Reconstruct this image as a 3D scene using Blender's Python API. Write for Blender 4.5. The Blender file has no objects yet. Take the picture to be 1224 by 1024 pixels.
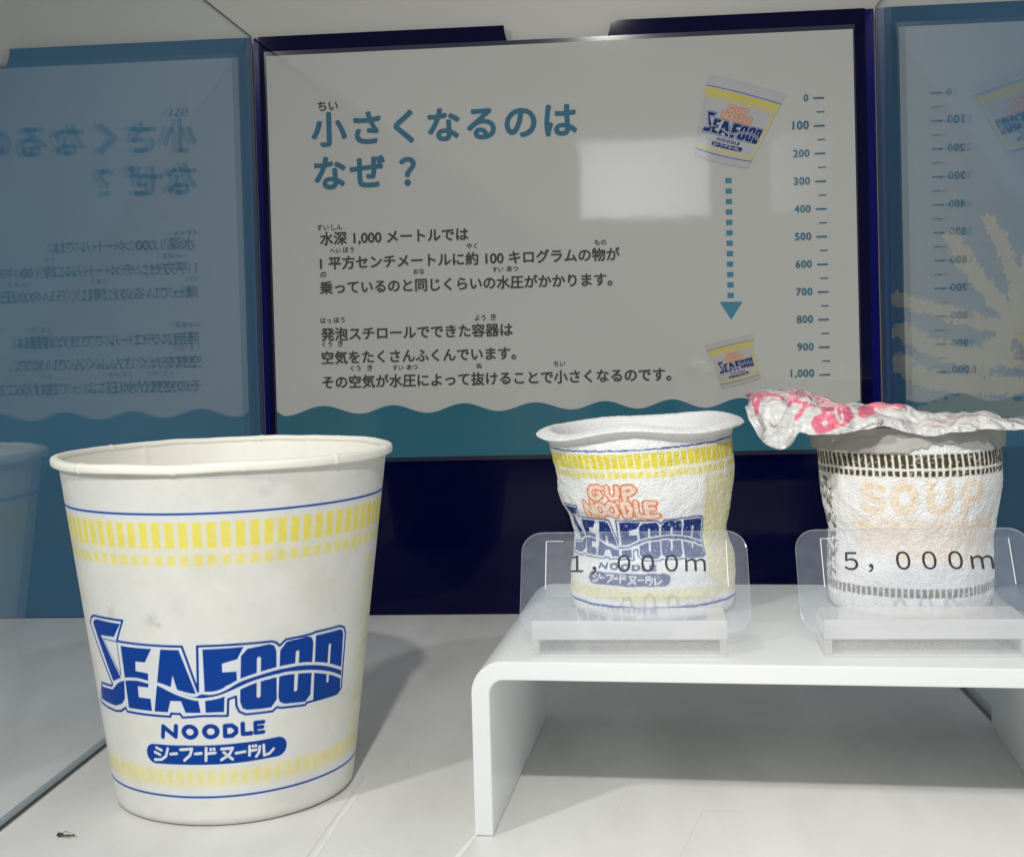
import bpy, math
import numpy as np

SC = bpy.context.scene
# ------------------------------------------------------------------ camera
W, HT = 0.3087, 0.2945                      # width and height of the compartment's back board
cam = bpy.data.cameras.new('camera')
camo = bpy.data.objects.new('camera', cam)
SC.collection.objects.link(camo)
YAW, PITCH, ROLL = 0.0870704, -0.0226771, 0.0268259
def _rot():
    cy, sy = math.cos(YAW), math.sin(YAW); cp, sp = math.cos(PITCH), math.sin(PITCH); cr, sr = math.cos(ROLL), math.sin(ROLL)
    Rz = np.array([[cy, -sy, 0], [sy, cy, 0], [0, 0, 1]])
    Rx = np.array([[1, 0, 0], [0, cp, -sp], [0, sp, cp]])
    Ry = np.array([[cr, 0, sr], [0, 1, 0], [-sr, 0, cr]])
    return Rz @ Rx @ Ry
from mathutils import Matrix
_M = _rot()
_B = np.stack([_M[:, 0], _M[:, 2], -_M[:, 1]], 1)      # camera x, y, z axes
m4 = np.eye(4); m4[:3, :3] = _B; m4[:3, 3] = (0.1839031, -0.6470242, 0.1396711)
camo.matrix_world = Matrix(m4.tolist())
cam.sensor_fit = 'HORIZONTAL'; cam.sensor_width = 36.0
cam.lens = 36.0 * 1550.15 / 1224.0
cam.shift_y = -(512 - 437.293) / 1224.0
cam.clip_start = 0.01; cam.clip_end = 50
SC.camera = camo

# ------------------------------------------------------------------ light
world = bpy.data.worlds.new('World'); SC.world = world; world.use_nodes = True
bg = world.node_tree.nodes['Background']
bg.inputs[0].default_value = (0.93, 0.97, 1.0, 1); bg.inputs[1].default_value = 0.40
def area(name, loc, target, size, power, color, size_y=None, spread=180):
    l = bpy.data.lights.new(name, 'AREA'); l.energy = power; l.color = color; l.spread = math.radians(spread)
    if size_y: l.shape = 'RECTANGLE'; l.size = size; l.size_y = size_y
    else: l.shape = 'DISK'; l.size = size
    o = bpy.data.objects.new(name, l); SC.collection.objects.link(o)
    d = np.array(target, float) - np.array(loc, float)
    from mathutils import Vector
    o.location = loc; o.rotation_euler = Vector(d).to_track_quat('-Z', 'Y').to_euler()
    return o
area('showcase_lamp', (0.172, -0.83, 0.51), (0.22, -0.28, 0.0), 0.022, 0.73, (1.0, 0.975, 0.93), spread=85)
area('showcase_lamp', (-0.22, -0.70, 0.46), (0.19, -0.30, 0.0), 0.03, 0.50, (1.0, 0.975, 0.93), spread=85)
area('added_reflection_light', (0.218, -1.3, 0.369), (0.212, 0, 0.235), 0.19, 0.0038, (0.95, 0.98, 1.0), 0.115, 20)  # added light behind the camera, reflected as a bright patch on the poster
SC.view_settings.view_transform = 'Standard'; SC.view_settings.look = 'None'
SC.view_settings.gamma = 1.0; SC.view_settings.exposure = 0.0
SC.view_settings.use_curve_mapping = False
SC.cycles.transparent_max_bounces = 24
SC.cycles.max_bounces = 10

# ------------------------------------------------------------------ helpers
rng = np.random.RandomState(7)
_tab = rng.rand(1 << 16)
def _h(ix, iy, iz):
    v = (ix.astype(np.int64) * 73856093) ^ (iy.astype(np.int64) * 19349663) ^ (iz.astype(np.int64) * 83492791)
    v = (v ^ (v >> 13)) * 1274126177
    return _tab[(v ^ (v >> 16)) & 0xffff]
def vnoise(P, s=1.0):
    Q = np.asarray(P, float) * s
    i = np.floor(Q); f = Q - i; f = f * f * (3 - 2 * f); i = i.astype(np.int64)
    out = 0
    for dx in (0, 1):
        wx = f[:, 0] if dx else 1 - f[:, 0]
        for dy in (0, 1):
            wy = f[:, 1] if dy else 1 - f[:, 1]
            for dz in (0, 1):
                wz = f[:, 2] if dz else 1 - f[:, 2]
                out = out + wx * wy * wz * _h(i[:, 0] + dx, i[:, 1] + dy, i[:, 2] + dz)
    return out
def fbm(P, s, o=4):
    a = 0; w = 1; t = 0
    for k in range(o):
        a = a + w * vnoise(np.asarray(P) + 17.3 * k, s * 2 ** k); t += w; w *= .5
    return a / t
def worley(P, s):
    Q = np.asarray(P, float) * s; i = np.floor(Q).astype(np.int64); best = np.full(len(Q), 9.0)
    for dx in (-1, 0, 1):
        for dy in (-1, 0, 1):
            for dz in (-1, 0, 1):
                cx, cy, cz = i[:, 0] + dx, i[:, 1] + dy, i[:, 2] + dz
                px = cx + _h(cx, cy, cz); py = cy + _h(cx + 91, cy, cz); pz = cz + _h(cx, cy + 57, cz)
                best = np.minimum(best, (Q[:, 0] - px) ** 2 + (Q[:, 1] - py) ** 2 + (Q[:, 2] - pz) ** 2)
    return np.sqrt(best)
def facet(p, s, seed=0):
    """continuous piecewise flat noise on a triangle grid: reads as creased paper"""
    q = np.asarray(p, float) * s; k = (q[:, 0] + q[:, 1]) * .36602540378; a = q[:, 0] + k; b = q[:, 1] + k
    i = np.floor(a); j = np.floor(b); fa = a - i; fb = b - j; i = i.astype(np.int64); j = j.astype(np.int64); z = np.full(len(i), seed, np.int64)
    up = fa >= fb
    h0 = _h(i, j, z); h3 = _h(i + 1, j + 1, z); h1 = np.where(up, _h(i + 1, j, z), _h(i, j + 1, z))
    mx = np.maximum(fa, fb); mn = np.minimum(fa, fb)
    return h0 * (1 - mx) + h1 * (mx - mn) + h3 * mn
def sm(x, a, b):
    t = np.clip((x - a) / (b - a), 0, 1); return t * t * (3 - 2 * t)
def link(o, parent=None):
    SC.collection.objects.link(o)
    if parent is not None: o.parent = parent
    return o
def tag(o, label=None, cat=None, group=None, kind=None):
    if label: o['label'] = label
    if cat: o['category'] = cat
    if group: o['group'] = group
    if kind: o['kind'] = kind
    return o
def empty(name, loc, rz=0.0):
    o = bpy.data.objects.new(name, None); o.location = loc; o.rotation_euler = (0, 0, rz); o.empty_display_size = 0.01
    return link(o)
def raw(name, V, F, mat=None, parent=None, smooth=False, col=None):
    """V (n,3) float array, F list of faces or (m,4) int array"""
    me = bpy.data.meshes.new(name)
    V = np.asarray(V, np.float32)
    if isinstance(F, np.ndarray):
        m, k = F.shape
        me.vertices.add(len(V)); me.vertices.foreach_set('co', V.ravel())
        me.loops.add(m * k); me.loops.foreach_set('vertex_index', F.astype(np.int32).ravel())
        me.polygons.add(m); me.polygons.foreach_set('loop_start', np.arange(0, m * k, k, dtype=np.int32))
        try: me.polygons.foreach_set('loop_total', np.full(m, k, np.int32))
        except Exception: pass
        me.update(calc_edges=True)
    else:
        me.from_pydata([tuple(map(float, v)) for v in V], [], [tuple(int(i) for i in f) for f in F]); me.update()
    me.validate()
    if smooth: me.polygons.foreach_set('use_smooth', np.ones(len(me.polygons), bool))
    if col is not None:
        a = me.color_attributes.new('print', 'FLOAT_COLOR', 'POINT')
        c = np.ones((len(V), 4), np.float32); c[:, :3] = col
        a.data.foreach_set('color', c.ravel())
    if mat: me.materials.append(mat)
    return link(bpy.data.objects.new(name, me), parent)
def grid_faces(nr, nc, closed=False):
    r = np.arange(nr - 1)[:, None]; c = np.arange(nc if closed else nc - 1)[None, :]
    a = r * nc + c; b = r * nc + (c + 1) % nc
    return np.stack([a, b, b + nc, a + nc], -1).reshape(-1, 4)
class MB:
    def __init__(s): s.v = []; s.f = []
    def add(s, V, F):
        n = len(s.v); s.v += [tuple(v) for v in V]; s.f += [tuple(i + n for i in f) for f in F]
    def box(s, x0, x1, y0, y1, z0, z1):
        s.add([(x0, y0, z0), (x1, y0, z0), (x1, y1, z0), (x0, y1, z0), (x0, y0, z1), (x1, y0, z1), (x1, y1, z1), (x0, y1, z1)],
              [(0, 3, 2, 1), (4, 5, 6, 7), (0, 1, 5, 4), (1, 2, 6, 5), (2, 3, 7, 6), (3, 0, 4, 7)])
    def prism(s, P, y0, y1):            # outline in (x,z), counter-clockwise seen from -y, extruded along y
        n = len(P)
        s.add([(x, y0, z) for x, z in P] + [(x, y1, z) for x, z in P],
              [tuple(range(n)), tuple(range(2 * n - 1, n - 1, -1))] + [(i, i + n, (i + 1) % n + n, (i + 1) % n) for i in range(n)])
    def tube(s, pts, r, n=8):
        pts = [np.array(q, float) for q in pts]; base = len(s.v)
        for k, q in enumerate(pts):
            d = pts[min(k + 1, len(pts) - 1)] - pts[max(k - 1, 0)]; d /= np.linalg.norm(d)
            a = np.cross(d, (0, 0, 1.)); a = a / np.linalg.norm(a) if np.linalg.norm(a) > 1e-6 else np.array((1., 0, 0)); b = np.cross(d, a)
            rr = r[k] if hasattr(r, '__len__') else r
            for j in range(n):
                t = 2 * math.pi * j / n; s.v.append(tuple(q + rr * (a * math.cos(t) + b * math.sin(t))))
        for k in range(len(pts) - 1):
            for j in range(n):
                s.f.append((base + k * n + j, base + k * n + (j + 1) % n, base + (k + 1) * n + (j + 1) % n, base + (k + 1) * n + j))
        s.f.append(tuple(base + j for j in range(n))[::-1]); s.f.append(tuple(base + (len(pts) - 1) * n + j for j in range(n)))
    def build(s, name, mat, parent=None, bevel=0, smooth=False, seg=2):
        o = raw(name, np.array(s.v), s.f, mat, parent, smooth)
        if bevel:
            b = o.modifiers.new('bevel', 'BEVEL'); b.width = bevel; b.segments = seg; b.limit_method = 'ANGLE'; b.angle_limit = math.radians(40)
        return o

# ------------------------------------------------------------------ materials
def nodes(name):
    m = bpy.data.materials.new(name); m.use_nodes = True
    nt = m.node_tree; return m, nt, nt.nodes['Principled BSDF']
def tn(nt, kind, **k):
    n = nt.nodes.new(kind)
    for a, b in k.items(): setattr(n, a, b)
    return n
def mat(name, col, rough=.5, spec=.5, vary=0.0, vscale=40, bump=0.0, bscale=600, coat=0.0):
    m, nt, b = nodes(name)
    b.inputs['Base Color'].default_value = (*col, 1); b.inputs['Roughness'].default_value = rough
    b.inputs['Specular IOR Level'].default_value = spec; b.inputs['Coat Weight'].default_value = coat
    tc = tn(nt, 'ShaderNodeTexCoord')
    if vary:
        n = tn(nt, 'ShaderNodeTexNoise'); n.inputs['Scale'].default_value = vscale; n.inputs['Detail'].default_value = 6
        nt.links.new(tc.outputs['Object'], n.inputs['Vector'])
        r = tn(nt, 'ShaderNodeMapRange'); r.inputs[1].default_value = .3; r.inputs[2].default_value = .7; r.inputs[3].default_value = 1 - vary; r.inputs[4].default_value = 1 + vary * .4
        nt.links.new(n.outputs[0], r.inputs[0])
        mx = tn(nt, 'ShaderNodeMix', data_type='RGBA', blend_type='MULTIPLY'); mx.inputs[0].default_value = 1
        mx.inputs[6].default_value = (*col, 1); nt.links.new(r.outputs[0], mx.inputs[7]); nt.links.new(mx.outputs[2], b.inputs['Base Color'])
        r2 = tn(nt, 'ShaderNodeMapRange'); r2.inputs[3].default_value = rough * .85; r2.inputs[4].default_value = min(1, rough * 1.2)
        nt.links.new(n.outputs[0], r2.inputs[0]); nt.links.new(r2.outputs[0], b.inputs['Roughness'])
    if bump:
        n = tn(nt, 'ShaderNodeTexNoise'); n.inputs['Scale'].default_value = bscale; n.inputs['Detail'].default_value = 4
        nt.links.new(tc.outputs['Object'], n.inputs['Vector'])
        bp = tn(nt, 'ShaderNodeBump'); bp.inputs['Strength'].default_value = bump; bp.inputs['Distance'].default_value = .0004
        nt.links.new(n.outputs[0], bp.inputs['Height']); nt.links.new(bp.outputs[0], b.inputs['Normal'])
    return m
def print_mat(name, rough=.5, spec=.4, bump=.15, bscale=900, bdist=.0003, sss=0.0):
    m, nt, b = nodes(name)
    a = tn(nt, 'ShaderNodeAttribute', attribute_name='print')
    tc = tn(nt, 'ShaderNodeTexCoord')
    n = tn(nt, 'ShaderNodeTexNoise'); n.inputs['Scale'].default_value = 70; n.inputs['Detail'].default_value = 7; n.inputs['Roughness'].default_value = .65
    nt.links.new(tc.outputs['Object'], n.inputs['Vector'])
    r = tn(nt, 'ShaderNodeMapRange'); r.inputs[1].default_value = .3; r.inputs[2].default_value = .62; r.inputs[3].default_value = .93; r.inputs[4].default_value = 1.0
    nt.links.new(n.outputs[0], r.inputs[0])
    mx = tn(nt, 'ShaderNodeMix', data_type='RGBA', blend_type='MULTIPLY'); mx.inputs[0].default_value = 1
    nt.links.new(a.outputs['Color'], mx.inputs[6]); nt.links.new(r.outputs[0], mx.inputs[7]); nt.links.new(mx.outputs[2], b.inputs['Base Color'])
    b.inputs['Roughness'].default_value = rough; b.inputs['Specular IOR Level'].default_value = spec
    if sss:
        b.inputs['Subsurface Weight'].default_value = sss; b.inputs['Subsurface Radius'].default_value = (1, .9, .8); b.inputs['Subsurface Scale'].default_value = .002
    if bump:
        n2 = tn(nt, 'ShaderNodeTexNoise'); n2.inputs['Scale'].default_value = bscale; n2.inputs['Detail'].default_value = 4
        nt.links.new(tc.outputs['Object'], n2.inputs['Vector'])
        bp = tn(nt, 'ShaderNodeBump'); bp.inputs['Strength'].default_value = bump; bp.inputs['Distance'].default_value = bdist
        nt.links.new(n2.outputs[0], bp.inputs['Height']); nt.links.new(bp.outputs[0], b.inputs['Normal'])
    return m
def glass_mat(name, tint, rough=.012, base=.04, milk=0.0, milkcol=(.8, .82, .85), var=.2):
    """thin clear sheet: transparent body with angle dependent (Fresnel) mirror, optionally a milky share"""
    m = bpy.data.materials.new(name); m.use_nodes = True; nt = m.node_tree
    nt.nodes.remove(nt.nodes['Principled BSDF']); out = nt.nodes['Material Output']
    g = tn(nt, 'ShaderNodeNewGeometry'); d = tn(nt, 'ShaderNodeVectorMath', operation='DOT_PRODUCT')
    nt.links.new(g.outputs['Incoming'], d.inputs[0]); nt.links.new(g.outputs['Normal'], d.inputs[1])
    def M(op, a, b=None, c=None):
        n = tn(nt, 'ShaderNodeMath', operation=op)
        for i, v in enumerate((a, b, c)):
            if v is None: continue
            if hasattr(v, 'is_linked'): nt.links.new(v, n.inputs[i])
            else: n.inputs[i].default_value = v
        return n.outputs[0]
    c = M('ABSOLUTE', d.outputs['Value']); c = M('SUBTRACT', 1.0, c); c = M('POWER', c, 5.0); F = M('MULTIPLY_ADD', c, 1 - base, base)
    tr = tn(nt, 'ShaderNodeBsdfTransparent'); tr.inputs[0].default_value = (*tint, 1)
    gl = tn(nt, 'ShaderNodeBsdfGlossy'); gl.inputs['Roughness'].default_value = rough; gl.inputs[0].default_value = (1, 1, 1, 1)
    body = tr.outputs[0]
    if milk:
        df = tn(nt, 'ShaderNodeBsdfDiffuse'); df.inputs[0].default_value = (*milkcol, 1)
        tl = tn(nt, 'ShaderNodeBsdfTranslucent'); tl.inputs[0].default_value = (*milkcol, 1)
        m1 = tn(nt, 'ShaderNodeMixShader'); m1.inputs[0].default_value = .3
        nt.links.new(df.outputs[0], m1.inputs[1]); nt.links.new(tl.outputs[0], m1.inputs[2])
        tc = tn(nt, 'ShaderNodeTexCoord'); n = tn(nt, 'ShaderNodeTexNoise'); n.inputs['Scale'].default_value = 300; n.inputs['Detail'].default_value = 8
        nt.links.new(tc.outputs['Object'], n.inputs['Vector'])
        r = tn(nt, 'ShaderNodeMapRange'); r.inputs[1].default_value = .3; r.inputs[2].default_value = .7; r.inputs[3].default_value = milk * (1 - var); r.inputs[4].default_value = milk * (1 + var)
        nt.links.new(n.outputs[0], r.inputs[0])
        m2 = tn(nt, 'ShaderNodeMixShader'); nt.links.new(r.outputs[0], m2.inputs[0])
        nt.links.new(tr.outputs[0], m2.inputs[1]); nt.links.new(m1.outputs[0], m2.inputs[2]); body = m2.outputs[0]
    mx = tn(nt, 'ShaderNodeMixShader'); nt.links.new(F, mx.inputs[0]); nt.links.new(body, mx.inputs[1]); nt.links.new(gl.outputs[0], mx.inputs[2])
    nt.links.new(mx.outputs[0], out.inputs[0])
    return m

# ------------------------------------------------------------------ distance based artwork
def poly_sd(P, poly):
    poly = np.asarray(poly, float); n = len(poly); d = np.full(len(P), 1e9); ins = np.zeros(len(P), bool)
    for i in range(n):
        a, b = poly[i], poly[(i + 1) % n]; e = b - a; w = P - a
        t = np.clip((w @ e) / (e @ e + 1e-12), 0, 1); q = w - t[:, None] * e
        d = np.minimum(d, (q * q).sum(1))
        cnd = (a[1] > P[:, 1]) != (b[1] > P[:, 1])
        if abs(e[1]) > 1e-12: ins ^= cnd & (P[:, 0] < e[0] * (P[:, 1] - a[1]) / e[1] + a[0])
    d = np.sqrt(d); return np.where(ins, -d, d)
def line_d(P, pts, closed=False):
    pts = np.asarray(pts, float); n = len(pts); d = np.full(len(P), 1e9)
    if n == 1: return np.sqrt(((P - pts[0]) ** 2).sum(1))
    for i in range(n if closed else n - 1):
        a, b = pts[i], pts[(i + 1) % n]; e = b - a; w = P - a
        t = np.clip((w @ e) / (e @ e + 1e-12), 0, 1); q = w - t[:, None] * e
        d = np.minimum(d, (q * q).sum(1))
    return np.sqrt(d)
def smooth_line(pts, n=5):
    pts = np.asarray(pts, float); out = []
    for i in range(len(pts) - 1):
        p0 = pts[max(i - 1, 0)]; p1 = pts[i]; p2 = pts[i + 1]; p3 = pts[min(i + 2, len(pts) - 1)]
        for k in range(n):
            t = k / n
            out.append(.5 * (2 * p1 + (p2 - p0) * t + (2 * p0 - 5 * p1 + 4 * p2 - p3) * t * t + (3 * p1 - p0 - 3 * p2 + p3) * t ** 3))
    out.append(pts[-1]); return np.array(out)
def cov(d, aa): return np.clip(.5 - d / aa, 0, 1)
def over(C, a, col):
    a = np.clip(a, 0, 1); return C * (1 - a[:, None]) + np.asarray(col) * a[:, None]
ART = {"S": [[-34.42, 58.65], [-33.04, 59.68], [-31.25, 60.11], [-20.12, 60.1], [-23.57, 55.85], [-30.27, 55.48], [-23.07, 43.65], [-27.33, 42.01]], "S2": [[-35.93, 38.91], [-28.29, 39.36], [-26.44, 41.11], [-23.87, 42.5], [-21.69, 43.2], [-22.68, 37.38], [-24.35, 35.65], [-27.99, 34.44], [-38.35, 34.56]], "E": [[-21.23, 53.45], [-10.06, 53.56], [-12.72, 49.37], [-16.08, 49.37], [-16.56, 46.5], [-12.11, 46.15], [-12.54, 41.88], [-16.41, 41.86], [-16.64, 38.65], [-12.27, 38.57], [-12.27, 34.89], [-21.46, 34.84]], "A": [[-7.26, 53.55], [-1.83, 53.48], [2.68, 39.03], [3.21, 34.87], [-1.35, 34.91], [-2.43, 38.31], [-5.7, 38.33], [-6.86, 34.91], [-11.42, 34.82], [-9.5, 43.16]], "Ah": [[-4.28, 45.91], [-3.27, 41.56], [-5.27, 42.0]], "F": [[4.81, 53.6], [15.85, 53.65], [14.01, 50.12], [9.91, 49.14], [9.89, 46.59], [13.74, 46.52], [13.84, 43.7], [10.45, 42.33], [9.92, 34.78], [4.62, 34.86]], "O1": [[15.05, 50.98], [16.86, 52.97], [22.94, 53.62], [24.34, 52.89], [24.93, 51.2], [25.26, 36.75], [23.55, 34.57], [16.56, 34.79], [15.16, 35.43], [14.51, 37.45]], "O2": [[26.02, 51.18], [27.91, 53.55], [34.55, 53.96], [35.96, 53.35], [36.6, 51.85], [36.48, 36.08], [34.7, 34.23], [27.58, 34.98], [26.13, 35.87], [25.7, 37.41]], "D": [[37.35, 53.66], [46.74, 53.59], [48.17, 53.07], [48.66, 51.77], [49.27, 34.56], [48.19, 33.72], [46.35, 33.63], [37.58, 34.0]], "O1h": [[19.97, 49.61], [19.82, 38.64]], "O2h": [[31.39, 49.74], [31.16, 38.65]], "Dh": [[42.97, 49.64], [42.95, 38.7]], "ring": [[-36.99, 58.21], [-35.06, 60.13], [-32.75, 61.01], [-18.95, 61.24], [-22.58, 54.71], [-0.82, 54.54], [2.83, 41.21], [3.46, 54.48], [5.31, 54.59], [23.4, 54.33], [24.8, 53.79], [25.86, 52.66], [27.65, 54.18], [35.9, 54.44], [37.0, 54.71], [46.62, 54.61], [48.89, 53.71], [49.81, 51.76], [49.93, 34.89], [47.96, 33.63], [37.1, 33.81], [35.31, 33.85], [34.75, 33.23], [26.57, 33.97], [25.3, 34.39], [24.05, 33.41], [16.07, 33.53], [14.21, 34.56], [13.46, 36.34], [13.4, 39.17], [11.22, 38.48], [10.9, 33.63], [4.08, 33.9], [-2.38, 33.43], [-3.03, 34.5], [-5.85, 34.56], [-6.22, 33.56], [-22.49, 33.55], [-22.85, 34.64], [-25.65, 33.2], [-28.7, 32.77], [-40.5, 33.22], [-35.33, 40.14], [-28.74, 40.38], [-27.99, 41.01]], "tri": [[-22.63, 54.5], [-22.87, 44.51], [-29.11, 54.58], [-22.12, 54.57]], "w1": [[-27.5, 40.49], [-24.68, 42.43], [-21.05, 43.53], [-16.36, 43.97], [-12.32, 43.46], [-8.04, 42.95], [-3.15, 41.22], [1.58, 40.12], [3.58, 40.74], [6.35, 40.59], [8.66, 40.95], [10.98, 41.9], [15.12, 43.96], [22.04, 45.55], [27.83, 46.11], [34.12, 45.8], [41.4, 44.13], [49.07, 41.05]], "w2": [[-11.19, 43.54], [-8.08, 42.66], [-4.18, 40.86], [0.1, 39.4], [3.45, 38.8], [8.12, 39.28], [11.84, 40.47], [18.77, 42.96], [26.88, 43.98], [32.04, 43.69], [37.74, 42.74], [44.46, 40.64], [49.45, 38.29]], "N": [[-9.49, 26.74], [-8.95, 30.96], [-5.16, 27.12], [-4.72, 31.41]], "c1": [[-0.49, 29.14]], "c2": [[5.78, 29.16]], "c1t": [[-0.3, 31.44]], "Dd": [[9.93, 27.18], [10.0, 31.0], [11.98, 30.99], [13.13, 29.76], [13.18, 28.29], [11.95, 27.17], [9.93, 27.18]], "L": [[15.12, 31.28], [15.13, 27.45], [17.55, 27.36]], "E2": [[21.19, 31.0], [18.8, 31.08], [18.91, 27.28], [21.19, 27.21]], "E3": [[18.88, 29.26], [20.89, 29.17]], "pill": [[-13.32, 21.95], [-2.49, 22.15], [7.71, 22.15], [16.73, 22.24], [25.82, 22.42]], "pillr": [[-2.22, 25.06], [-2.78, 19.14]], "kana": [[[-13.67, 24.11], [-11.76, 23.38]], [[-14.51, 22.47], [-12.56, 21.75]], [[-14.84, 19.78], [-12.25, 20.04], [-10.29, 21.4], [-9.29, 24.12]], [[-8.48, 22.26], [-6.19, 22.57]], [[-4.74, 24.0], [-0.76, 24.36], [-1.53, 22.17], [-3.64, 20.31]], [[0.22, 22.63], [2.28, 22.8]], [[3.96, 24.58], [3.67, 20.23]], [[4.11, 22.67], [6.84, 22.83]], [[5.39, 24.25], [5.46, 23.98]], [[6.47, 24.3], [6.55, 24.02]], [[8.88, 24.07], [12.46, 24.06], [11.3, 21.89], [8.7, 20.27]], [[9.54, 22.85], [12.33, 20.17]], [[13.47, 22.15], [16.37, 22.2]], [[17.85, 23.83], [17.81, 20.65]], [[18.01, 22.17], [20.04, 22.17]], [[18.94, 23.69], [19.03, 23.49]], [[19.86, 23.65], [19.95, 23.46]], [[21.16, 23.1], [20.97, 21.12], [20.03, 19.8]], [[22.46, 23.35], [22.67, 19.76], [24.4, 20.02], [25.84, 21.41]]]}
BLUE = np.array((.0008, .045, .285)); YEL = np.array((.80, .69, .055)); PALE = np.array((.60, .70, .84))
def ink_blue(P, aa):
    """lettering, wave, outline, word and pill of the blue logo; P in mm on the unrolled wall; returns coverage, white marks, distance"""
    w1 = smooth_line(ART['w1']); w2 = smooth_line(ART['w2'])
    L = np.full(len(P), 1e9)
    for k in ('S', 'S2', 'E', 'A', 'F', 'O1', 'O2', 'D'): L = np.minimum(L, poly_sd(P, ART[k]))
    L = np.maximum(L, -poly_sd(P, ART['Ah']))
    for k, r in (('O1h', .55), ('O2h', .55), ('Dh', .45)): L = np.maximum(L, -(line_d(P, ART[k]) - r))
    d1, d2 = line_d(P, w1), line_d(P, w2)
    L = np.maximum(L, -(d1 - .42)); L = np.maximum(L, -(d2 - .42))
    stripe = np.maximum(poly_sd(P, np.concatenate([w1[30:], w2[::-1]])), -(np.minimum(d1, d2) - .42)) 
    L = np.minimum(L, stripe)
    L = np.minimum(L, line_d(P, ART['ring'], True) - .36)
    L = np.minimum(L, line_d(P, ART['tri'], True) - .16)
    SH = lambda k, f=.80: (np.array(ART[k]) - (0, 29.15)) * (1, f) + (0, 29.15)
    T = line_d(P, SH('N', .74)) - .70
    ro = abs(np.array(ART['c1t'][0]) - ART['c1'][0])[1]
    for k in ('c1', 'c2'):
        c = np.array(ART[k][0]); q = (P - c) / np.array((1.14, 1.0)); T = np.minimum(T, np.abs(np.sqrt((q ** 2).sum(1)) - ro + .66) - .66)
    T = np.minimum(T, line_d(P, SH('Dd')) - .68); T = np.minimum(T, line_d(P, SH('L')) - .68)
    T = np.minimum(T, line_d(P, SH('E2')) - .64); T = np.minimum(T, line_d(P, SH('E3')) - .64)
    pill = line_d(P, ART['pill']) - 2.95
    K = np.full(len(P), 1e9)
    for s in ART['kana']:
        s = (np.array(s) - (5.7, 22.15)) * (.93, .86) + (5.7, 22.15); s[:, 1] += .45 * sm(s[:, 0], 10, 22)
        K = np.minimum(K, line_d(P, s) - .40)
    pill = np.maximum(pill, -K)
    return np.minimum(np.minimum(L, T), pill)
CN = [[(425, 112), (400, 100), (365, 105), (345, 135), (352, 170), (385, 182), (415, 165), (400, 140)], [(455, 105), (457, 150), (480, 180), (508, 172), (515, 140), (512, 105)],
      [(552, 185), (550, 110), (590, 102), (605, 125), (580, 148), (556, 148)],
      [(290, 310), (285, 215), (345, 305), (342, 205)], [(392, 215), (365, 240), (368, 285), (395, 300), (422, 280), (420, 235), (392, 215)],
      [(462, 212), (440, 245), (448, 290), (478, 298), (498, 270), (490, 225), (462, 212)], [(535, 210), (538, 300), (565, 295), (578, 255), (562, 212), (535, 210)],
      [(608, 205), (610, 300), (645, 300)], [(705, 215), (660, 210), (664, 305), (715, 300)], [(664, 255), (700, 250)]]
def logo_pts(s):
    s = np.array(s, float)
    return np.stack([-14 + (s[:, 0] - 265) / 460 * 40, 74.4 - (s[:, 1] - 90) / 230 * 19.1], 1)
def ink_logo(P):
    d = np.full(len(P), 1e9)
    for s in CN: d = np.minimum(d, line_d(P, logo_pts(s)))
    return d
def bars(th, V, a, b, n, duty, aa, ph=0.0):
    U = 42 * th; w = 42 * 2 * math.pi / n
    x = np.abs(((U / w + ph) % 1.0) - .5) * w - w * duty / 2
    return np.maximum(x, np.maximum(a - V, V - b))
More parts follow.
